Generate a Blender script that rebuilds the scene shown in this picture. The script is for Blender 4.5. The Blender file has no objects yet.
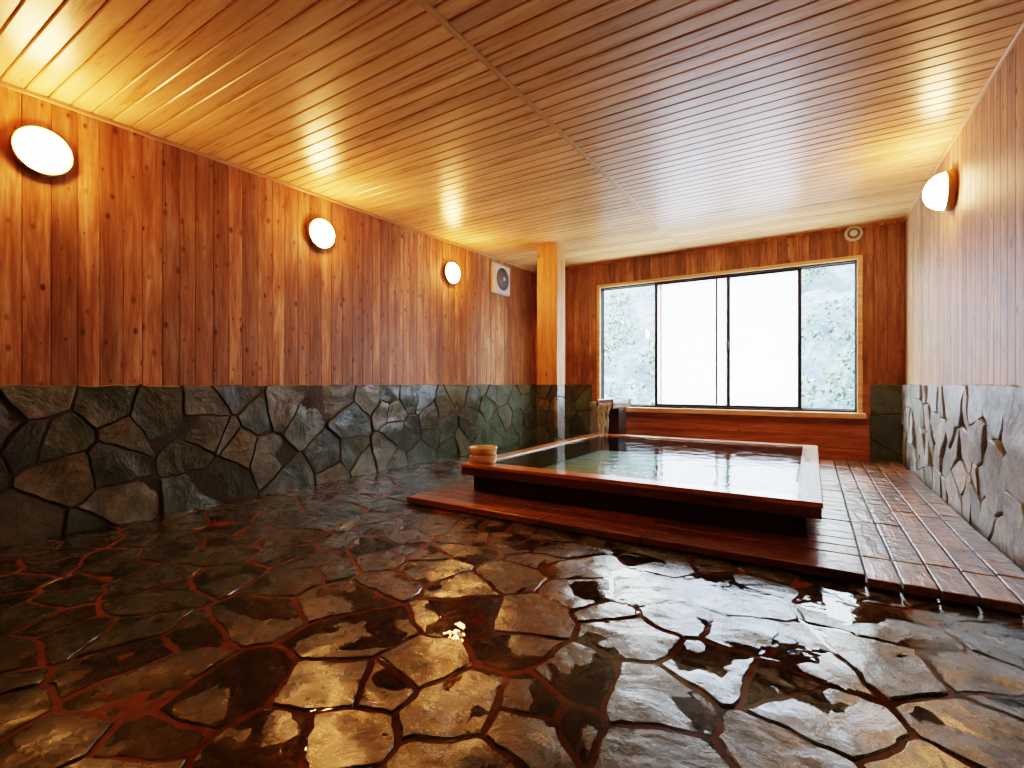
import bpy, bmesh, math, random
from mathutils import Vector, noise, Matrix
random.seed(7)
sc = bpy.context.scene
COL = sc.collection

# ------------------------------------------------------------------ geometry constants
XL, XR = -4.48, 1.025          # side walls
YB, YF = 8.0, -1.6             # back wall / wall behind camera
ZD = 0.06                      # deck top
CAM_Z = 1.06
STONE_TOP = 1.05
def ceil_z(y): return 3.01 + 0.024 * y

# ------------------------------------------------------------------ node helpers
def new_mat(name):
    m = bpy.data.materials.new(name); m.use_nodes = True
    nt = m.node_tree; nt.nodes.clear()
    out = nt.nodes.new('ShaderNodeOutputMaterial')
    return m, nt, out
def N(nt, typ, **kw):
    n = nt.nodes.new(typ)
    for k, v in kw.items(): setattr(n, k, v)
    return n
def L(nt, a, b): nt.links.new(a, b)
def math_n(nt, op, a, b=None, clamp=False):
    n = N(nt, 'ShaderNodeMath', operation=op); n.use_clamp = clamp
    for i, v in enumerate((a, b)):
        if v is None: continue
        if isinstance(v, (int, float)): n.inputs[i].default_value = v
        else: L(nt, v, n.inputs[i])
    return n.outputs[0]
def ramp(nt, fac, stops, interp='LINEAR'):
    r = N(nt, 'ShaderNodeValToRGB'); cr = r.color_ramp; cr.interpolation = interp
    while len(cr.elements) < len(stops): cr.elements.new(0.5)
    for e, (p, c) in zip(cr.elements, stops):
        e.position = p; e.color = (c[0], c[1], c[2], 1) if not isinstance(c, (int, float)) else (c, c, c, 1)
    L(nt, fac, r.inputs[0]); return r.outputs[0]
def mixc(nt, fac, a, b, mode='MIX'):
    n = N(nt, 'ShaderNodeMix', data_type='RGBA', blend_type=mode)
    if isinstance(fac, (int, float)): n.inputs[0].default_value = fac
    else: L(nt, fac, n.inputs[0])
    for i, v in ((6, a), (7, b)):
        if isinstance(v, tuple): n.inputs[i].default_value = (v[0], v[1], v[2], 1)
        else: L(nt, v, n.inputs[i])
    return n.outputs[2]
def noise_n(nt, vec, scale, detail=4, rough=.55, dist=0.0):
    n = N(nt, 'ShaderNodeTexNoise'); n.inputs['Scale'].default_value = scale
    n.inputs['Detail'].default_value = detail; n.inputs['Roughness'].default_value = rough
    n.inputs['Distortion'].default_value = dist
    L(nt, vec, n.inputs['Vector']); return n.outputs['Fac']

def wood_mat(name, across, along, cols, rough=.5, coat=0.0, knots=0.0, var=.35, bump=.15,
             stain=0.0, staincol=(.02,.015,.01), grain=14, knotcol=(.09,.03,.012), coatbump=0.0):
    m, nt, out = new_mat(name)
    p = N(nt, 'ShaderNodeBsdfPrincipled'); L(nt, p.outputs[0], out.inputs[0])
    tc = N(nt, 'ShaderNodeTexCoord'); geo = N(nt, 'ShaderNodeNewGeometry')
    sep = N(nt, 'ShaderNodeSeparateXYZ'); L(nt, tc.outputs['Object'], sep.inputs[0])
    rnd = geo.outputs['Random Per Island']
    other = [a for a in 'XYZ' if a not in (across, along)][0]
    r100 = math_n(nt, 'MULTIPLY', rnd, 57.0)
    cu = sep.outputs[across]; cv = math_n(nt, 'ADD', sep.outputs[along], r100)
    comb = N(nt, 'ShaderNodeCombineXYZ')
    L(nt, math_n(nt, 'MULTIPLY', cu, float(grain)), comb.inputs[0])
    L(nt, math_n(nt, 'MULTIPLY', cv, grain * .07), comb.inputs[1])
    L(nt, math_n(nt, 'MULTIPLY', sep.outputs[other], float(grain)), comb.inputs[2])
    g1 = noise_n(nt, comb.outputs[0], 1.0, 5, .6, .9)
    g2 = noise_n(nt, comb.outputs[0], 5.0, 3, .6, .3)
    g = math_n(nt, 'ADD', math_n(nt, 'MULTIPLY', g1, .7), math_n(nt, 'MULTIPLY', g2, .3))
    col = ramp(nt, g, [(.36, cols[0]), (.5, cols[1]), (.64, cols[2])])
    rn2 = math_n(nt, 'FRACT', math_n(nt, 'MULTIPLY', rnd, 13.37))
    v = math_n(nt, 'ADD', math_n(nt, 'MULTIPLY', rn2, var), 1 - var * .6)
    hs = N(nt, 'ShaderNodeHueSaturation'); L(nt, col, hs.inputs['Color']); L(nt, v, hs.inputs['Value'])
    col = hs.outputs[0]
    if stain > 0:
        st = noise_n(nt, tc.outputs['Object'], .9, 5, .65, .3)
        smk = ramp(nt, st, [(.46, 0.0), (.7, stain)])
        col = mixc(nt, smk, col, staincol)
        sc3 = N(nt, 'ShaderNodeCombineXYZ')
        L(nt, math_n(nt, 'MULTIPLY', cu, 9.0), sc3.inputs[0]); L(nt, math_n(nt, 'MULTIPLY', cv, .9), sc3.inputs[1])
        sk = ramp(nt, noise_n(nt, sc3.outputs[0], 1, 6, .7, .5), [(.48, 0.0), (.7, min(1, stain*1.3))])
        col = mixc(nt, sk, col, staincol)
    if knots > 0:
        kc = N(nt, 'ShaderNodeCombineXYZ')
        L(nt, math_n(nt, 'MULTIPLY', cu, 8.0), kc.inputs[0]); L(nt, math_n(nt, 'MULTIPLY', cv, 4.5), kc.inputs[1])
        vo = N(nt, 'ShaderNodeTexVoronoi', voronoi_dimensions='2D'); vo.inputs['Scale'].default_value = 1
        L(nt, kc.outputs[0], vo.inputs['Vector'])
        sc2 = N(nt, 'ShaderNodeSeparateColor'); L(nt, vo.outputs['Color'], sc2.inputs[0])
        keep = math_n(nt, 'MULTIPLY', math_n(nt, 'GREATER_THAN', sc2.outputs[0], 1 - knots), math_n(nt, 'ADD', math_n(nt, 'MULTIPLY', sc2.outputs[2], .45), .5))
        rad = math_n(nt, 'ADD', math_n(nt, 'MULTIPLY', sc2.outputs[1], .14), .05)
        q = math_n(nt, 'DIVIDE', vo.outputs['Distance'], rad)
        mask = ramp(nt, q, [(.35, 1.0), (1.0, 0.0)])
        col = mixc(nt, math_n(nt, 'MULTIPLY', mask, keep), col, knotcol)
    L(nt, col, p.inputs['Base Color'])
    rr = math_n(nt, 'ADD', math_n(nt, 'MULTIPLY', g, .3), rough - .15, True)
    L(nt, rr, p.inputs['Roughness'])
    b = N(nt, 'ShaderNodeBump'); b.inputs['Strength'].default_value = bump; b.inputs['Distance'].default_value = .01
    L(nt, g, b.inputs['Height']); L(nt, b.outputs[0], p.inputs['Normal'])
    if coat > 0:
        p.inputs['Coat Weight'].default_value = coat; p.inputs['Coat Roughness'].default_value = .08
        if coatbump > 0:
            wn = noise_n(nt, tc.outputs['Object'], 11, 4, .6)
            b2 = N(nt, 'ShaderNodeBump'); b2.inputs['Strength'].default_value = coatbump
            b2.inputs['Distance'].default_value = .02; L(nt, wn, b2.inputs['Height'])
            L(nt, b.outputs[0], b2.inputs['Normal'])
            L(nt, b2.outputs[0], p.inputs['Coat Normal'])
    return m

def stone_mat(name, stops, rough=.45, bump=.6, coat=0.0, coatrough=.1, tscale=3.0, rustcol=(.13,.075,.03), rustamt=.5, cb=.5, fine=.25):
    m, nt, out = new_mat(name)
    p = N(nt, 'ShaderNodeBsdfPrincipled'); L(nt, p.outputs[0], out.inputs[0])
    tc = N(nt, 'ShaderNodeTexCoord'); geo = N(nt, 'ShaderNodeNewGeometry')
    rnd = geo.outputs['Random Per Island']
    base = ramp(nt, rnd, stops)
    off = N(nt, 'ShaderNodeVectorMath', operation='ADD')
    cx = N(nt, 'ShaderNodeCombineXYZ')
    for i in range(3): L(nt, math_n(nt, 'MULTIPLY', rnd, 31.0 + 7 * i), cx.inputs[i])
    L(nt, tc.outputs['Object'], off.inputs[0]); L(nt, cx.outputs[0], off.inputs[1])
    n1 = noise_n(nt, off.outputs[0], tscale, 8, .62, 1.2)
    n2 = noise_n(nt, off.outputs[0], tscale * 7, 6, .7, .2)
    v = math_n(nt, 'ADD', math_n(nt, 'MULTIPLY', n1, 2.6), math_n(nt, 'MULTIPLY', n2, 1.4))
    v = math_n(nt, 'ADD', v, -1.0)
    hs = N(nt, 'ShaderNodeHueSaturation'); L(nt, base, hs.inputs['Color'])
    L(nt, v, hs.inputs['Value']); col = hs.outputs[0]
    rust = ramp(nt, noise_n(nt, off.outputs[0], tscale * .8, 5, .6), [(.54, 0.0), (.74, rustamt)])
    col = mixc(nt, rust, col, rustcol)
    L(nt, col, p.inputs['Base Color'])
    st = N(nt, 'ShaderNodeMath', operation='SNAP'); L(nt, n1, st.inputs[0]); st.inputs[1].default_value = .06
    hgt = math_n(nt, 'ADD', math_n(nt, 'MULTIPLY', n1, .7), math_n(nt, 'MULTIPLY', st.outputs[0], 1.2))
    hgt = math_n(nt, 'ADD', hgt, math_n(nt, 'MULTIPLY', n2, fine))
    b = N(nt, 'ShaderNodeBump'); b.inputs['Strength'].default_value = bump; b.inputs['Distance'].default_value = .03
    L(nt, hgt, b.inputs['Height']); L(nt, b.outputs[0], p.inputs['Normal'])
    L(nt, math_n(nt, 'ADD', math_n(nt, 'MULTIPLY', n2, .3), rough - .15, True), p.inputs['Roughness'])
    if coat > 0:
        p.inputs['Coat Weight'].default_value = coat; p.inputs['Coat Roughness'].default_value = coatrough
        b2 = N(nt, 'ShaderNodeBump'); b2.inputs['Strength'].default_value = bump * cb; b2.inputs['Distance'].default_value = .03
        L(nt, hgt, b2.inputs['Height']); L(nt, b2.outputs[0], p.inputs['Coat Normal'])
    return m

def plain_mat(name, col, rough=.5, metal=0.0, bump=0.0, bscale=40, var=.15, coat=0.0):
    m, nt, out = new_mat(name)
    p = N(nt, 'ShaderNodeBsdfPrincipled'); L(nt, p.outputs[0], out.inputs[0])
    tc = N(nt, 'ShaderNodeTexCoord')
    n = noise_n(nt, tc.outputs['Object'], bscale, 5, .6)
    c = ramp(nt, n, [(.3, tuple(x * (1 - var) for x in col)), (.7, tuple(min(1, x * (1 + var)) for x in col))])
    L(nt, c, p.inputs['Base Color'])
    p.inputs['Roughness'].default_value = rough; p.inputs['Metallic'].default_value = metal
    p.inputs['Coat Weight'].default_value = coat
    if bump > 0:
        b = N(nt, 'ShaderNodeBump'); b.inputs['Strength'].default_value = bump; b.inputs['Distance'].default_value = .01
        L(nt, n, b.inputs['Height']); L(nt, b.outputs[0], p.inputs['Normal'])
    return m

def water_mat(name, tint, bscale, bstr, rough=.02, ior=1.33):
    m, nt, out = new_mat(name)
    tr = N(nt, 'ShaderNodeBsdfTransparent'); tr.inputs[0].default_value = (*tint, 1)
    gl = N(nt, 'ShaderNodeBsdfGlossy'); gl.inputs['Roughness'].default_value = rough
    gl.inputs[0].default_value = (1, 1, 1, 1)
    fr = N(nt, 'ShaderNodeFresnel'); fr.inputs[0].default_value = ior
    tc = N(nt, 'ShaderNodeTexCoord')
    n = noise_n(nt, tc.outputs['Object'], bscale, 3, .5, .4)
    b = N(nt, 'ShaderNodeBump'); b.inputs['Strength'].default_value = bstr; b.inputs['Distance'].default_value = .02
    L(nt, n, b.inputs['Height'])
    L(nt, b.outputs[0], gl.inputs['Normal']); L(nt, b.outputs[0], fr.inputs['Normal'])
    mx = N(nt, 'ShaderNodeMixShader'); L(nt, fr.outputs[0], mx.inputs[0])
    L(nt, tr.outputs[0], mx.inputs[1]); L(nt, gl.outputs[0], mx.inputs[2]); L(nt, mx.outputs[0], out.inputs[0])
    return m

# ------------------------------------------------------------------ materials
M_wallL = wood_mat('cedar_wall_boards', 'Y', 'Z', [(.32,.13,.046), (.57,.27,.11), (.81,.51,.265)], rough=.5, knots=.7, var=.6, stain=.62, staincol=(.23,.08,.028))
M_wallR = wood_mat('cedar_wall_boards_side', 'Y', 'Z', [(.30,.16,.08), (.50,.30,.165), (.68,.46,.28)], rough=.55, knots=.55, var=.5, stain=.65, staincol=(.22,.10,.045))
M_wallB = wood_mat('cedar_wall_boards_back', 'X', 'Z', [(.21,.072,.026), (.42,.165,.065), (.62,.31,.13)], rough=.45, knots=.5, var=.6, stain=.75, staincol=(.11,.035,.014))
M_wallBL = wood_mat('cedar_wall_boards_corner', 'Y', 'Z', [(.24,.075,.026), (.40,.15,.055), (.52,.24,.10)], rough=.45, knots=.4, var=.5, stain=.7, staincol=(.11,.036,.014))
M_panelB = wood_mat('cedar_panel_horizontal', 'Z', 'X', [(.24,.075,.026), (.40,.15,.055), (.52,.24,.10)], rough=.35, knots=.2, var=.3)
M_ceil = wood_mat('ceiling_boards', 'Y', 'X', [(.60,.345,.155), (.77,.475,.235), (.86,.59,.33)], rough=.30, var=.30, bump=.05)
M_trim = wood_mat('pale_trim', 'X', 'Y', [(.48,.28,.12), (.6,.36,.18), (.7,.45,.25)], rough=.4, var=.1)
M_sill = wood_mat('sill_wood', 'Z', 'X', [(.52,.29,.14), (.66,.41,.22), (.76,.52,.31)], rough=.3, var=.1, coat=.3)
M_post = wood_mat('post_wood', 'X', 'Z', [(.42,.18,.07), (.6,.30,.125), (.72,.43,.21)], rough=.4, var=.1, knots=.2)
M_deck = wood_mat('wet_deck_boards', 'Y', 'X', [(.10,.030,.009), (.28,.095,.030), (.46,.20,.075)], rough=.33, coat=1, var=.8, bump=.5, grain=18, coatbump=.6, stain=.6, staincol=(.06,.02,.008))
M_deckR = wood_mat('wet_deck_blocks', 'X', 'Y', [(.11,.04,.015), (.31,.125,.048), (.5,.25,.11)], rough=.33, coat=1, var=.9, bump=.8, grain=18, coatbump=1.0, stain=.7, staincol=(.07,.028,.012))
M_rimX = wood_mat('tub_rim_wood', 'Y', 'X', [(.28,.10,.032), (.48,.21,.068), (.62,.32,.12)], rough=.3, coat=.8, var=.2, bump=.2)
M_rimY = wood_mat('tub_rim_wood_side', 'X', 'Y', [(.30,.12,.042), (.5,.235,.09), (.64,.35,.15)], rough=.3, coat=.8, var=.2, bump=.2)
M_apron = wood_mat('tub_apron_wood', 'Z', 'X', [(.07,.022,.009), (.14,.048,.018), (.22,.085,.034)], rough=.3, coat=.6, var=.2, bump=.2)
M_tubbody = plain_mat('tub_dark_wood', (.03, .015, .009), .35, bump=.3, bscale=12)
M_tubin = plain_mat('tub_inner_stone', (.40, .70, .76), .5, bump=.2, bscale=8, var=.25)
M_floorst = stone_mat('wet_flagstone', [(0, (.030,.046,.022)), (.3, (.050,.063,.026)), (.55, (.034,.056,.031)), (.8, (.072,.074,.034)), (1, (.030,.041,.026))], rough=.26, bump=.55, coat=1.0, coatrough=.035, tscale=2.8, rustcol=(.085,.046,.016), rustamt=.3, cb=.6, fine=.16)
M_mortar = plain_mat('mortar_floor', (.28, .080, .020), .5, bump=.5, bscale=25, var=.4, coat=.3)
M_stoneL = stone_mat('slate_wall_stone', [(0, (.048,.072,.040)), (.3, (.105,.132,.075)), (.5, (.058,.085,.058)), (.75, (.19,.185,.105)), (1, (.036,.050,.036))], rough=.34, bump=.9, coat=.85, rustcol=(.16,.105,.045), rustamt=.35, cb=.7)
M_stoneR = stone_mat('pale_wall_stone', [(0, (.18,.20,.185)), (.4, (.30,.32,.30)), (.75, (.39,.40,.375)), (1, (.20,.22,.20))], rough=.5, bump=1.0, coat=.25, rustcol=(.28,.23,.16), rustamt=.3)  # right-wall grey lightened, window light put into the colour
M_grout = plain_mat('wall_grout', (.075, .064, .042), .7, bump=.5)
M_groutR = plain_mat('grout_side', (.05, .046, .042), .8, bump=.5)
M_back = plain_mat('dark_backing', (.08, .04, .018), .9)
M_ceilback = plain_mat('ceiling_backing', (.16, .075, .03), .8)
M_alu = plain_mat('bronze_aluminium', (.06, .055, .05), .35, .6, bscale=5)
M_white = plain_mat('white_plastic', (.7, .67, .62), .4, bscale=5, var=.04)
M_lampbase = plain_mat('lamp_base_wood', (.42, .22, .09), .4, bscale=8)
M_grey = plain_mat('grey_plastic', (.16, .16, .16), .4, bscale=5)
M_bucket = wood_mat('hinoki_wood', 'X', 'Z', [(.74,.54,.32), (.84,.66,.42), (.9,.74,.5)], rough=.4, var=.1)
M_copper = plain_mat('copper_band', (.5, .25, .1), .3, .9)
M_water = water_mat('tub_water', (.88, .97, .98), 7, .25)
M_film = water_mat('floor_water_film', (.93, .92, .84), 6, .18)

def emis(name, col, st):
    m, nt, out = new_mat(name)
    p = N(nt, 'ShaderNodeBsdfPrincipled'); L(nt, p.outputs[0], out.inputs[0])
    p.inputs['Base Color'].default_value = (.9, .88, .8, 1); p.inputs['Roughness'].default_value = .3
    p.inputs['Emission Color'].default_value = (*col, 1); p.inputs['Emission Strength'].default_value = st
    return m
M_globe = emis('opal_lamp_glass', (1, .46, .145), 70)
M_globeR = emis('opal_lamp_glass_side', (1, .55, .24), 46)

m, nt, out = new_mat('clear_window_glass'); M_glass = m
tr = N(nt, 'ShaderNodeBsdfTransparent'); tr.inputs[0].default_value = (.95, .98, .97, 1)
gl = N(nt, 'ShaderNodeBsdfGlossy'); gl.inputs['Roughness'].default_value = .01
mx = N(nt, 'ShaderNodeMixShader'); mx.inputs[0].default_value = .06
L(nt, tr.outputs[0], mx.inputs[1]); L(nt, gl.outputs[0], mx.inputs[2]); L(nt, mx.outputs[0], out.inputs[0])
m, nt, out = new_mat('frosted_window_glass'); M_frost = m
tr = N(nt, 'ShaderNodeBsdfTransparent'); tr.inputs[0].default_value = (.95, .98, 1, 1)
tl = N(nt, 'ShaderNodeBsdfTranslucent'); tl.inputs[0].default_value = (.86, .92, 1, 1)
mx = N(nt, 'ShaderNodeMixShader'); mx.inputs[0].default_value = .7
L(nt, tr.outputs[0], mx.inputs[1]); L(nt, tl.outputs[0], mx.inputs[2]); L(nt, mx.outputs[0], out.inputs[0])

# ------------------------------------------------------------------ mesh helpers
def link(name, verts, faces, mat, parent=None, smooth=False):
    me = bpy.data.meshes.new(name); me.from_pydata([tuple(v) for v in verts], [], faces); me.update()
    o = bpy.data.objects.new(name, me); COL.objects.link(o)
    if mat: me.materials.append(mat)
    if smooth:
        for p in me.polygons: p.use_smooth = True
    if parent: o.parent = parent
    return o
def empty(name, loc=(0, 0, 0)):
    e = bpy.data.objects.new(name, None); COL.objects.link(e); e.location = loc
    e.empty_display_size = .1
    return e
BF = [(0,3,2,1),(4,5,6,7),(0,1,5,4),(1,2,6,5),(2,3,7,6),(3,0,4,7)]
def boxv(x0,x1,y0,y1,z0,z1):
    return [(x0,y0,z0),(x1,y0,z0),(x1,y1,z0),(x0,y1,z0),(x0,y0,z1),(x1,y0,z1),(x1,y1,z1),(x0,y1,z1)]
def boxes(name, lst, mat, parent=None, bevel=.003, fn=None, seg=1):
    V, F = [], []
    for b in lst:
        k = len(V); V += boxv(*b); F += [tuple(i + k for i in f) for f in BF]
    if fn: V = [fn(v) for v in V]
    o = link(name, V, F, mat, parent)
    if bevel > 0:
        md = o.modifiers.new('bevel', 'BEVEL'); md.width = bevel; md.segments = seg; md.limit_method = 'ANGLE'
    return o
def box(name, b, mat, parent=None, bevel=.003, seg=1): return boxes(name, [b], mat, parent, bevel, None, seg)
def lathe(name, prof, mat, parent=None, seg=48, rot=None, loc=(0,0,0), smooth=True):
    V, F = [], []
    for r, z in prof:
        for i in range(seg):
            a = 2 * math.pi * i / seg; V.append(Vector((r * math.cos(a), r * math.sin(a), z)))
    for j in range(len(prof) - 1):
        for i in range(seg):
            k = (i + 1) % seg; F.append((j*seg+i, j*seg+k, (j+1)*seg+k, (j+1)*seg+i))
    if prof[0][0] > 1e-5: F.append(tuple(reversed(range(seg))))
    if prof[-1][0] > 1e-5: F.append(tuple((len(prof)-1)*seg+i for i in range(seg)))
    o = link(name, V, F, mat, parent, smooth)
    if rot: o.rotation_euler = rot
    o.location = loc
    return o

# ------------------------------------------------------------------ weighted voronoi stone field
def clip(poly, p, n):
    res = []
    for i in range(len(poly)):
        a, b = poly[i], poly[(i + 1) % len(poly)]
        da = (a[0]-p[0])*n[0] + (a[1]-p[1])*n[1]; db = (b[0]-p[0])*n[0] + (b[1]-p[1])*n[1]
        if da <= 0: res.append(a)
        if da * db < 0:
            t = da / (da - db); res.append((a[0]+(b[0]-a[0])*t, a[1]+(b[1]-a[1])*t))
    return res
def voronoi(a0, a1, b0, b1, sa, sb, gap, seed, jit=.5, drop=.15, wt=.6):
    rg = random.Random(seed); sites = []
    na = max(1, round((a1-a0)/sa)); nb = max(1, round((b1-b0)/sb))
    da = (a1-a0)/na; db = (b1-b0)/nb; ww = (wt*min(da, db))**2
    for i in range(na):
        for j in range(nb):
            if rg.random() < drop: continue
            sites.append((a0+da*(i+.5+rg.uniform(-jit, jit)+(.3 if j % 2 else 0)), b0+db*(j+.5+rg.uniform(-jit, jit)), ww*rg.random()))
    R = 3.4 * max(da, db); polys = []
    for s in sites:
        poly = [(a0, b0), (a1, b0), (a1, b1), (a0, b1)]
        for t in sites:
            if t is s: continue
            dx, dy = t[0]-s[0], t[1]-s[1]; d = math.hypot(dx, dy)
            if d > R or d < 1e-4: continue
            nx, ny = dx/d, dy/d; off = d/2 + (s[2]-t[2])/(2*d) - gap/2
            poly = clip(poly, (s[0]+nx*off, s[1]+ny*off), (nx, ny))
            if len(poly) < 3: break
        if len(poly) >= 3: polys.append(poly)
    return polys
def stones(name, polys, mapf, nrm, mat, parent, h=.03, hvar=.012, tilt=.03, wob=.012, chamfer=.012, bulge=.01, seed=1, seglen=.05, cut=.012):
    rg = random.Random(seed); V, F = [], []
    for poly in polys:
        ar = 0
        for i in range(len(poly)):
            a, b = poly[i], poly[(i+1) % len(poly)]; ar += a[0]*b[1]-b[0]*a[1]
        if abs(ar)/2 < .0025: continue
        P = []
        for i in range(len(poly)):
            a, b = Vector(poly[i]), Vector(poly[(i+1) % len(poly)])
            d = (b-a).length
            if d < 1e-4: continue
            c = min(.3, cut/d)
            P.append(a+(b-a)*c)
            n = max(1, int(d/seglen))
            for k in range(1, n): P.append(a+(b-a)*(c+(1-2*c)*k/n))
            P.append(b-(b-a)*c)
        if len(P) < 4: continue
        cen = Vector((sum(p.x for p in P)/len(P), sum(p.y for p in P)/len(P)))
        Q = []
        for p in P:
            q = noise.noise_vector(Vector((p.x*8+seed, p.y*8, seed*3.1)))
            q2 = noise.noise_vector(Vector((p.x*25+seed, p.y*25, seed*5.1)))
            Q.append(p + Vector((q.x, q.y))*wob + Vector((q2.x, q2.y))*wob*.5)
        rmean = sum((q-cen).length for q in Q)/len(Q)
        hh = h + rg.uniform(-hvar, hvar); tx, ty = rg.uniform(-tilt, tilt), rg.uniform(-tilt, tilt)
        n = len(Q); k0 = len(V)
        fr = min(.4, chamfer/max(rmean, .02))
        rings = [(1.0, None), (1.0, .6), (1-fr, 1.0), (.8, 1.0), (.6, 1.0), (.35, 1.0)]
        def hgt(p): return (noise.noise(Vector((p.x*5, p.y*5, seed+hh*50))) + .45*noise.noise(Vector((p.x*16, p.y*16, seed+hh*50))))*bulge
        for f, hf in rings:
            for q in Q:
                p = cen + (q-cen)*f
                if hf is None: z = -.03
                else: z = hh - (1-hf)*max(h*.6, .012) + (p.x-cen.x)*tx + (p.y-cen.y)*ty + hgt(p)
                V.append(mapf(p.x, p.y, z))
        V.append(mapf(cen.x, cen.y, hh+hgt(cen)))
        for r in range(len(rings)-1):
            for i in range(n):
                j = (i+1) % n; F.append((k0+r*n+i, k0+r*n+j, k0+(r+1)*n+j, k0+(r+1)*n+i))
        c = k0+len(rings)*n; r = len(rings)-1
        for i in range(n): F.append((k0+r*n+i, k0+r*n+(i+1) % n, c))
    f = F[-1]; a, b, c = (Vector(V[i]) for i in f[:3])
    if (b-a).cross(c-a).dot(Vector(nrm)) < 0: F = [tuple(reversed(f)) for f in F]
    o = link(name, V, F, mat, parent, smooth=True)
    try: o.data.set_sharp_from_angle(angle=math.radians(24))
    except Exception: pass
    return o

# ------------------------------------------------------------------ floor
floor = box('floor', (XL-.12, XR+.12, YF-.12, YB+.12, -.2, -.007), M_mortar, None, 0)
pl = voronoi(XL, XR, YF, YB, .31, .27, .021, 11)
pl = [p for p in pl if not (min(q[0] for q in p) > -2.95 and min(q[1] for q in p) > 3.15)]
stones('flagstones', pl, lambda a, b, z: (a, b, z), (0, 0, 1), M_floorst, floor, h=.0, hvar=.0032, tilt=.018, wob=.020, chamfer=.005, bulge=.007, seed=3, seglen=.03, cut=.003)
link('water_film', [(XL, YF, -.0013), (XR, YF, -.0013), (XR, YB, -.0013), (XL, YB, -.0013)], [(0, 1, 2, 3)], M_film, floor)

# ------------------------------------------------------------------ side walls
def planks_y(name, x0, x1, ya, yb, zb, mat, parent, w=.135, seed=1):
    rg = random.Random(seed); lst = []; y = ya
    while y < yb - .01:
        ww = min(w*rg.uniform(.9, 1.1), yb-y)
        if yb-(y+ww) < .05: ww = yb-y
        lst.append((x0, x1, y+.001, y+ww-.001, zb, ceil_z(y)+.01)); y += ww
    return boxes(name, lst, mat, parent, .003)
wl = box('wall_left', (XL-.15, XL-.03, YF-.12, YB+.12, -.05, 3.4), M_back, None, 0)
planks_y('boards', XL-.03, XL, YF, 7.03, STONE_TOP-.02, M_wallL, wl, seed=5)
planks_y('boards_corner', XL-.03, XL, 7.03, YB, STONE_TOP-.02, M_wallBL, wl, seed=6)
box('grout', (XL-.03, XL+.018, YF, YB, -.03, STONE_TOP-.01), M_grout, wl, 0)
pl = voronoi(YF, YB, -.02, STONE_TOP, .34, .29, .012, 23)
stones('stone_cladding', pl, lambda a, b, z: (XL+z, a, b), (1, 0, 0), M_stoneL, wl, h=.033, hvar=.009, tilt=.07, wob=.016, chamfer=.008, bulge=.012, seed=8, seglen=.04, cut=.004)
boxes('trim_left', [(XL-.01, XL+.02, YF, YB, -.028, 0)], M_trim, wl, .004, fn=lambda v: (v[0], v[1], v[2]+ceil_z(v[1])))

wr = box('wall_right', (XR+.03, XR+.15, YF-.12, YB+.12, -.05, 3.4), M_back, None, 0)
planks_y('boards', XR, XR+.03, YF, YB, STONE_TOP-.02, M_wallR, wr, seed=9)
box('grout', (XR-.008, XR+.03, YF, YB, -.03, STONE_TOP-.01), M_groutR, wr, 0)
pl = voronoi(YF, YB, 0, STONE_TOP, .27, .24, .015, 31)
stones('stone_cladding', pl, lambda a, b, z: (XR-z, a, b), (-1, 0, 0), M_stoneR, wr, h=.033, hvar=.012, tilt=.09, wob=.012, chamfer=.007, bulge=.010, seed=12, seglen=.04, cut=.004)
boxes('trim_right', [(XR-.02, XR+.01, YF, YB, -.028, 0)], M_trim, wr, .004, fn=lambda v: (v[0], v[1], v[2]+ceil_z(v[1])))

wf = box('wall_front', (XL-.12, XR+.12, YF-.12, YF-.03, -.05, 3.4), M_back, None, 0)
lst = []; x = XL
while x < XR-.01:
    lst.append((x+.0015, min(x+.135, XR)-.0015, YF-.03, YF, 0, 3.0)); x += .135
boxes('boards', lst, M_wallB, wf, .004)

# ------------------------------------------------------------------ back wall with window opening
WX0, WX1, WZ0, WZ1 = -3.21, .57, .67, 2.79
CZ = ceil_z(YB)
wb = empty('wall_back')
boxes('masonry', [(XL-.1, WX0, YB+.03, YB+.16, -.05, 3.4), (WX1, XR+.1, YB+.03, YB+.16, -.05, 3.4),
                  (WX0, WX1, YB+.03, YB+.16, -.05, WZ0), (WX0, WX1, YB+.03, YB+.16, WZ1, 3.4)], M_back, wb, 0)
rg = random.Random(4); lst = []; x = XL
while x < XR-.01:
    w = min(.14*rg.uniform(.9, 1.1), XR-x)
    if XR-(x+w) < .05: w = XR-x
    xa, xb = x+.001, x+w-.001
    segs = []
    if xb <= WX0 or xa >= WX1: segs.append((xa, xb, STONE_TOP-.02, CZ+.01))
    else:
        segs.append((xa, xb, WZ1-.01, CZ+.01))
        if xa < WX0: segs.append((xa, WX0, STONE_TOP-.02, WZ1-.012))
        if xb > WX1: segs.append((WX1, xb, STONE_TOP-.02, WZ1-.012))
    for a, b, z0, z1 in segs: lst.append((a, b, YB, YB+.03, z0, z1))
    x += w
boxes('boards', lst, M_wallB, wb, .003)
PX0, PX1 = -3.32, .66
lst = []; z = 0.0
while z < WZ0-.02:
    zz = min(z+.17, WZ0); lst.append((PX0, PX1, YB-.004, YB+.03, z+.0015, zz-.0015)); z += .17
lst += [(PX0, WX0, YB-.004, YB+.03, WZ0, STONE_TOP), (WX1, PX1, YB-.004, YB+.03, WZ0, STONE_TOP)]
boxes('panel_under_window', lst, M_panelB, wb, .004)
boxes('grout', [(XL, PX0, YB-.012, YB+.03, -.03, STONE_TOP-.01), (PX1, XR, YB-.012, YB+.03, -.03, STONE_TOP-.01)], M_grout, wb, 0)
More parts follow.
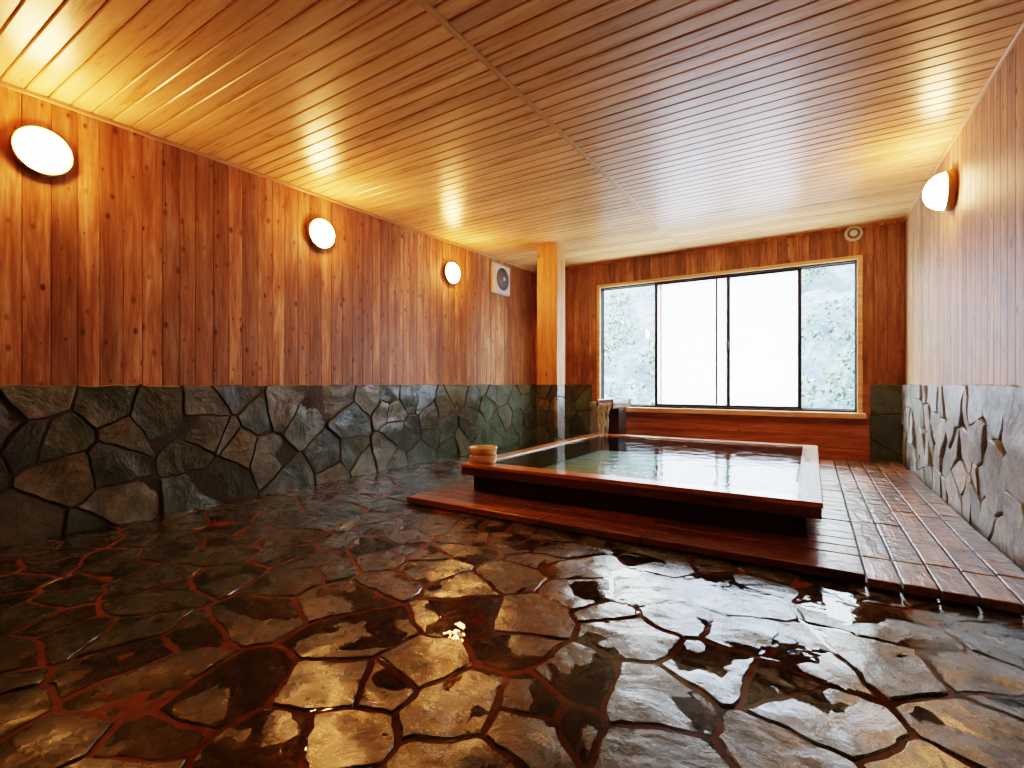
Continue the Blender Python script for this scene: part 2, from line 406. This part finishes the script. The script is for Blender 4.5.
for nm, a0, a1, sd in (('stone_cladding_a', XL, PX0, 41), ('stone_cladding_b', PX1, XR, 47)):
    pl = voronoi(a0, a1, 0, STONE_TOP, .26, .28, .012, sd, drop=.05)
    stones(nm, pl, lambda a, b, z: (a, YB-z, b), (0, -1, 0), M_stoneL, wb, h=.03, hvar=.008, tilt=.05, bulge=.01, chamfer=.007, seed=sd, cut=.004)
boxes('trim_back', [(XL, XR, YB-.02, YB+.01, CZ-.035, CZ+.005)], M_wallB, wb, .004)

# ------------------------------------------------------------------ window
wn = empty('window_1')
c = .05
boxes('casing', [(WX0-.01, WX1+.01, YB-.03, YB+.14, WZ1-c+.01, WZ1+.01), (WX0-.01, WX0+c, YB-.03, YB+.14, WZ0, WZ1-c+.01),
                 (WX1-c, WX1+.01, YB-.03, YB+.14, WZ0, WZ1-c+.01)], M_sill, wn, .004)
box('sill', (WX0-.04, WX1+.04, YB-.14, YB+.14, WZ0-.075, WZ0), M_sill, wn, .008, 2)
ix0, ix1, iz0, iz1 = WX0+c, WX1-c, WZ0, WZ1-c+.01
f = .022
boxes('outer_frame', [(ix0, ix1, YB+.02, YB+.13, iz0, iz0+.03), (ix0, ix1, YB+.02, YB+.13, iz1-f, iz1),
                      (ix0, ix0+f*.5, YB+.02, YB+.13, iz0+.03, iz1-f), (ix1-f*.5, ix1, YB+.02, YB+.13, iz0+.03, iz1-f)], M_alu, wn, .003)
M1, M2, M3 = -2.17, -1.107, -.146
def sash(nm, a, b, y, mat, s=.038, fm=M_alu, tp=None):
    z0, z1 = iz0+.03, iz1-f; tp = tp or s
    boxes(nm+'_frame', [(a, a+s, y, y+.028, z0, z1), (b-s, b, y, y+.028, z0, z1), (a+s, b-s, y, y+.028, z0, z0+tp*1.1), (a+s, b-s, y, y+.028, z1-tp, z1)], fm, wn, .003)
    box(nm+'_glass', (a+s, b-s, y+.011, y+.017, z0+tp*1.1, z1-tp), mat, wn, 0)
sash('sash_left_fixed', ix0+f*.5, M1+.03, YB+.095, M_glass, .012)
sash('sash_left_slide', M1-.05, M2+.04, YB+.03, M_frost, .048, tp=.03)
sash('sash_right_slide', M2-.02, M3+.02, YB+.062, M_frost, .048, tp=.03)
sash('sash_right_fixed', M3-.03, ix1-f*.5, YB+.095, M_glass, .012)
box('stile_inner', (M2-.17, M2-.14, YB+.034, YB+.05, iz0+.07, iz1-f-.03), M_grey, wn, .002)
box('stile_inner_2', (M1+.04, M1+.065, YB+.034, YB+.05, iz0+.07, iz1-f-.03), M_white, wn, .002)
box('latch', (M2-.015, M2+.025, YB+.012, YB+.03, 1.6, 1.72), M_grey, wn, .004)

# ------------------------------------------------------------------ ceiling
cl = boxes('ceiling', [(XL-.12, XR+.12, YF-.12, YB+.12, .018, .15)], M_ceilback, None, 0, fn=lambda v: (v[0], v[1], v[2]+ceil_z(v[1])))
JX = -1.727; lst = []; y = YF; w = .118
while y < YB-.01:
    y1 = min(y+w, YB)
    for a, b in ((XL, JX), (JX, XR)): lst.append((a, b, y+.0035, y1-.0035, 0, .03))
    y += w
boxes('ceiling_boards', lst, M_ceil, cl, .006, fn=lambda v: (v[0], v[1], v[2]+ceil_z(v[1])))
boxes('trim_1', [(JX-.022, JX+.022, YF, YB, -.004, .02)], M_trim, cl, .002, fn=lambda v: (v[0], v[1], v[2]+ceil_z(v[1])))

# ------------------------------------------------------------------ pillar
pil = empty('pillar')
PXa, PXb, PYa, PYb = -3.55, -3.21, 6.40, 6.68
boxes('post', [(PXa, PXb, PYa, PYb, STONE_TOP, ceil_z(6.5)+.005)], M_post, pil, .006)
box('core', (PXa+.02, PXb-.02, PYa+.02, PYb-.02, -.007, STONE_TOP), M_grout, pil, 0)
for nm, a0, a1, mp, nr, sd in (
    ('stone_front', PXa, PXb, lambda a, b, z: (a, PYa+.015-z, b), (0, -1, 0), 3),
    ('stone_side', PYa, PYb, lambda a, b, z: (PXb-.015+z, a, b), (1, 0, 0), 4),
    ('stone_side_2', PYa, PYb, lambda a, b, z: (PXa+.015-z, a, b), (-1, 0, 0), 5)):
    pl = voronoi(a0, a1, 0, STONE_TOP, .2, .22, .012, sd, jit=.3, drop=0)
    stones(nm, pl, mp, nr, M_stoneR if nm == 'stone_side' else M_stoneL, pil, h=.015, hvar=.006, tilt=.03, wob=.006, chamfer=.01, bulge=.006, seed=sd)  # lit right side of the pillar painted in with the paler stone

# ------------------------------------------------------------------ deck
dk = empty('wooden_deck')
DX0, DXM, DY0 = -3.06, .24, 3.12
rg = random.Random(2); lst = []; y = DY0; row = 0
while y < YB-.06:
    y1 = min(y+.165, YB-.05); x = DX0; first = True
    while x < DXM-.01:
        ln = rg.uniform(.7, 1.5) if not first else rg.uniform(.4, 1.4); first = False
        x1 = min(x+ln, DXM)
        if DXM-x1 < .25: x1 = DXM
        dz = rg.uniform(-.006, 0)
        lst.append((x+.003, x1-.003, y+.004, y1-.004, .008, ZD+dz)); x = x1
    y += .165
boxes('boards', lst, M_deck, dk, .006, seg=2)
lst = []; nc = 5; cw = (XR-.06-DXM)/nc
for i in range(nc):
    y = DY0-.04
    while y < YB-.06:
        y1 = min(y+.42+rg.uniform(-.05, .05), YB-.05)
        if YB-.05-y1 < .2: y1 = YB-.05
        dz = rg.uniform(-.007, 0)
        lst.append((DXM+i*cw+.004, DXM+(i+1)*cw-.004, y+.004, y1-.004, .008, ZD+dz)); y = y1
boxes('blocks', lst, M_deckR, dk, .007, seg=2)
box('underlay', (DX0+.03, XR-.07, DY0+.02, YB-.06, -.007, .012), M_tubbody, dk, 0)

# ------------------------------------------------------------------ tub
tub = empty('hot_spring_tub')
TX0, TX1, TY0, TY1 = -2.79, .06, 3.55, 6.85
TZ = .32; rw = .15; rt = .035; TB = ZD+.002; fw = .17
boxes('rim_long', [(TX0, TX1, TY0, TY0+fw, TZ-rt, TZ), (TX0, TX1, TY1-rw, TY1, TZ-rt, TZ)], M_rimX, tub, .006, seg=2)
boxes('rim_side', [(TX0+.001, TX0+rw, TY0+fw+.001, TY1-rw-.001, TZ-rt, TZ-.001), (TX1-rw, TX1-.001, TY0+fw+.001, TY1-rw-.001, TZ-rt, TZ-.001)], M_rimY, tub, .006, seg=2)
a = .008; ab = TZ-.105
boxes('apron', [(TX0+a, TX1-a, TY0+a, TY0+.05, ab, TZ-rt), (TX0+a, TX1-a, TY1-.05, TY1-a, ab, TZ-rt),
                (TX0+a, TX0+.05, TY0+.05, TY1-.05, ab, TZ-rt), (TX1-.05, TX1-a, TY0+.05, TY1-.05, ab, TZ-rt)], M_apron, tub, .003)
o = .09
boxes('body', [(TX0+o, TX1-o, TY0+o, TY0+fw-.002, TB, TZ-rt), (TX0+o, TX1-o, TY1-rw+.002, TY1-o, TB, TZ-rt),
               (TX0+o, TX0+rw-.002, TY0+fw, TY1-rw, TB, TZ-rt), (TX1-rw+.002, TX1-o, TY0+fw, TY1-rw, TB, TZ-rt)], M_tubbody, tub, .003)
box('basin', (TX0+rw, TX1-rw, TY0+fw, TY1-rw, TB, ZD+.03), M_tubin, tub, 0)
SX, SY = -2.55, 6.52
V, F = [], []; nx, ny = 90, 100
ax0, ax1, ay0, ay1 = TX0+rw-.003, TX1-rw+.003, TY0+fw-.003, TY1-rw+.003
for j in range(ny+1):
    for i in range(nx+1):
        x = ax0+(ax1-ax0)*i/nx; y = ay0+(ay1-ay0)*j/ny; d = math.hypot(x-SX, y-SY)
        z = TZ-.012 + .0035*math.sin(d*26)*math.exp(-d*1.3)
        V.append((x, y, z))
for j in range(ny):
    for i in range(nx):
        k = j*(nx+1)+i; F.append((k, k+1, k+nx+2, k+nx+1))
link('water', V, F, M_water, tub, True)

# ------------------------------------------------------------------ spout
sp = empty('water_spout')
hw = .13
box('pedestal', (SX-hw, SX+hw-.03, 6.93, 7.3, TB, .70), M_tubbody, sp, .02, 2)
boxes('trough', [(SX-hw, SX+hw, 6.62, 7.4, .70, .73), (SX-hw, SX-hw+.025, 6.62, 7.4, .73, .83), (SX+hw-.025, SX+hw, 6.62, 7.4, .73, .83), (SX-hw, SX+hw, 7.37, 7.4, .73, .83)], M_apron, sp, .004)
iw = hw-.025
link('trough_water', [(SX-iw, 6.62, .775), (SX+iw, 6.62, .775), (SX+iw, 7.37, .78), (SX-iw, 7.37, .78)], [(0, 1, 2, 3)], M_water, sp)
m, nt, out = new_mat('falling_water'); M_fall = m
p = N(nt, 'ShaderNodeBsdfPrincipled'); p.inputs['Base Color'].default_value = (.75, .8, .82, 1); p.inputs['Roughness'].default_value = .1
tr = N(nt, 'ShaderNodeBsdfTransparent'); mx = N(nt, 'ShaderNodeMixShader')
tc = N(nt, 'ShaderNodeTexCoord'); mp = N(nt, 'ShaderNodeMapping'); mp.inputs['Scale'].default_value = (60, 60, 5)
L(nt, tc.outputs['Object'], mp.inputs[0])
L(nt, ramp(nt, noise_n(nt, mp.outputs[0], 1, 3), [(.42, 0.1), (.62, .9)]), mx.inputs[0])
L(nt, tr.outputs[0], mx.inputs[1]); L(nt, p.outputs[0], mx.inputs[2]); L(nt, mx.outputs[0], out.inputs[0])
V, F = [], []; n1, n2 = 16, 14
for j in range(n2+1):
    t = j/n2
    for i in range(n1+1):
        s = i/n1*2-1
        V.append((SX+.01+s*(iw-.03*t), 6.62-.10*math.sqrt(t)+.012*math.sin(i*2.1)*t, .776-(.776-TZ+.012)*t*t*.9-(.776-TZ+.012)*t*.1))
for j in range(n2):
    for i in range(n1):
        k = j*(n1+1)+i; F.append((k, k+1, k+n1+2, k+n1+1))
link('falling_water', V, F, M_fall, sp, True)
box('valve_box', (-2.92, -2.72, 6.95, 7.2, TB, .78), M_stoneR, sp, .01, 2)

# ------------------------------------------------------------------ wash buckets on the rim
def bucket(z0, rx):
    e = empty('wash_bucket', (-2.62, 3.685, z0))
    lathe('staves', [(0, .004), (.108, .004), (.112, 0), (.118, 0), (.132, .070), (.130, .075), (.120, .075), (.118, .070), (.108, .02), (0, .02)], M_bucket, e, 48, None)
    lathe('hoop', [(.1195, .012), (.1225, .012), (.1235, .020), (.1215, .020)], M_copper, e, 48, None)
    e.rotation_euler = (0, 0, rx); return e
bucket(TZ, .3); bucket(TZ+.076, 1.1)

# ------------------------------------------------------------------ wall lamps
def lamp(x, y, z, side, mat, r=.148, dep=.075, bt=.04, br=1.06):
    e = empty('wall_lamp', (x, y, z))
    e.rotation_euler = (0, math.radians(90*side), 0)
    lathe('base', [(0, 0), (r*br, 0), (r*(br+.03), bt*.5), (r*br, bt+.012), (r*1.01, bt+.012), (r*.98, bt), (0, bt)], M_lampbase, e, 56)
    pr = [(r*.97, bt+.001), (r*.985, bt+.010)]
    for k in range(1, 13):
        a = k/12*math.pi/2; pr.append((r*.985*math.cos(a) if k < 12 else 0, bt+.010+dep*math.sin(a)))
    lathe('globe', pr, mat, e, 56)
    return e
lamp(XL, 1.08, 2.645, 1, M_globe); lamp(XL, 3.27, 2.665, 1, M_globe); lamp(XL, 5.46, 2.675, 1, M_globe)
lamp(XR, 5.48, 2.72, -1, M_globeR, .155, .14, .05, 1.08)

# ------------------------------------------------------------------ exhaust fan (left wall)
ef = empty('exhaust_fan', (XL, 6.76, 2.82)); ef.rotation_euler = (0, math.radians(90), 0)
hs = .25
V = []
for s, z in ((hs, 0), (hs, .05), (hs*.88, .075)):
    V += [(-s, -s, z), (s, -s, z), (s, s, z), (-s, s, z)]
nseg = 32
for i in range(nseg):
    a = 2*math.pi*i/nseg; V.append((.19*math.cos(a), .19*math.sin(a), .075))
F = []
for r in range(2):
    for i in range(4): F.append((r*4+i, r*4+(i+1) % 4, r*4+4+(i+1) % 4, r*4+4+i))
ang = [225, 315, 45, 135]
for q in range(4):
    a0 = ang[q]; st = int(a0/360*nseg) % nseg; ids = [12+(st+k) % nseg for k in range(nseg//4+1)]
    F.append(tuple([8+q, 8+(q+1) % 4]+list(reversed(ids))))
link('housing', V, F, M_white, ef)
lathe('duct', [(.19, .075), (.18, .05), (.17, .02), (0, .02)], M_grey, ef, 32)
lathe('dish', [(0, .03), (.13, .05), (.145, .072), (.12, .092), (0, .098)], M_grey, ef, 32)
lathe('hub', [(.03, .09), (.03, .11), (0, .112)], M_white, ef, 24)

sd = empty('smoke_detector', (.48, YB, 3.10)); sd.rotation_euler = (math.radians(90), 0, 0)
lathe('base', [(0, 0), (.105, 0), (.105, .02), (.092, .035), (0, .035)], M_white, sd, 40)
lathe('sensor', [(.072, .033), (.067, .05), (.05, .058), (0, .059)], M_grey, sd, 32)
lathe('cap', [(.045, .057), (.04, .07), (0, .072)], M_white, sd, 32)

# ------------------------------------------------------------------ exterior hillside and foliage
m, nt, out = new_mat('hazy_hillside_foliage'); M_hill = m
p = N(nt, 'ShaderNodeBsdfPrincipled'); L(nt, p.outputs[0], out.inputs[0]); p.inputs['Roughness'].default_value = .9
tc = N(nt, 'ShaderNodeTexCoord')
n = noise_n(nt, tc.outputs['Object'], 1.3, 12, .8, .5)
L(nt, ramp(nt, n, [(.38, (.038, .062, .085)), (.5, (.075, .11, .145)), (.62, (.17, .225, .27))]), p.inputs['Base Color'])  # foliage tones paled and blued, haze painted into the colour
V, F = [], []; nx, ny = 110, 60
def hz(x, y): return -2.0+(y-12)*.45+(x+12)*.12*((y-12)/14)
for j in range(ny+1):
    for i in range(nx+1):
        x = -32+50*i/nx; y = 12+26*j/ny
        V.append((x, y, hz(x, y)+noise.noise(Vector((x*.25, y*.25, 0)))*1.2+noise.noise(Vector((x*1.1, y*1.1, 3)))*.6))
for j in range(ny):
    for i in range(nx):
        k = j*(nx+1)+i; F.append((k, k+1, k+nx+2, k+nx+1))
hill = link('hillside', V, F, M_hill, None, True)
rg = random.Random(77); V, F = [], []
m, nt, out = new_mat('leaves'); M_leaf = m
p = N(nt, 'ShaderNodeBsdfPrincipled'); L(nt, p.outputs[0], out.inputs[0]); p.inputs['Roughness'].default_value = .6
geo = N(nt, 'ShaderNodeNewGeometry')
L(nt, ramp(nt, geo.outputs['Random Per Island'], [(0, (.03, .055, .04)), (.6, (.07, .11, .08)), (1, (.20, .26, .20))]), p.inputs['Base Color'])
for c in range(110):
    cx = rg.uniform(-24, 8); cy = rg.uniform(13, 30)
    cz = hz(cx, cy)+.7; R = rg.uniform(.6, 1.5)
    for k in range(240):
        d = Vector((rg.gauss(0, 1), rg.gauss(0, 1), rg.gauss(0, 1))).normalized()*R*rg.uniform(.5, 1)
        P = Vector((cx, cy, cz))+Vector((d.x, d.y, d.z*.9)); s = rg.uniform(.05, .12)
        a = Vector((rg.gauss(0, 1), rg.gauss(0, 1), rg.gauss(0, 1))).normalized(); b = a.orthogonal().normalized()
        i0 = len(V); V += [P-a*s, P+b*s*.5, P+a*s, P-b*s*.5]; F.append((i0, i0+1, i0+2, i0+3))
link('shrub_foliage', V, F, M_leaf, hill)

# ------------------------------------------------------------------ light
w = bpy.data.worlds.new('sky'); sc.world = w; w.use_nodes = True
bg = w.node_tree.nodes['Background']; bg.inputs[0].default_value = (.88, .94, 1.0, 1); bg.inputs[1].default_value = 10.0
ld = bpy.data.lights.new('window_portal', 'AREA'); ld.shape = 'RECTANGLE'; ld.size = WX1-WX0; ld.size_y = WZ1-WZ0
ld.cycles.is_portal = True
lo = bpy.data.objects.new('window_portal', ld); COL.objects.link(lo)
lo.location = ((WX0+WX1)/2, YB+.2, (WZ0+WZ1)/2); lo.rotation_euler = (math.radians(-90), 0, 0)

# ------------------------------------------------------------------ camera
cd = bpy.data.cameras.new('camera'); cam = bpy.data.objects.new('camera', cd); COL.objects.link(cam)
cam.location = (0, 0, CAM_Z); cam.rotation_euler = (math.radians(90), 0, math.radians(32))
cd.sensor_width = 36; cd.lens = 36*480/1024; cd.clip_start = .02
sc.camera = cam
sc.view_settings.view_transform = 'Filmic'
for lk in ('High Contrast', 'Filmic - High Contrast', 'Medium High Contrast'):
    try:
        sc.view_settings.look = lk; break
    except Exception: pass
sc.view_settings.exposure = 0.85
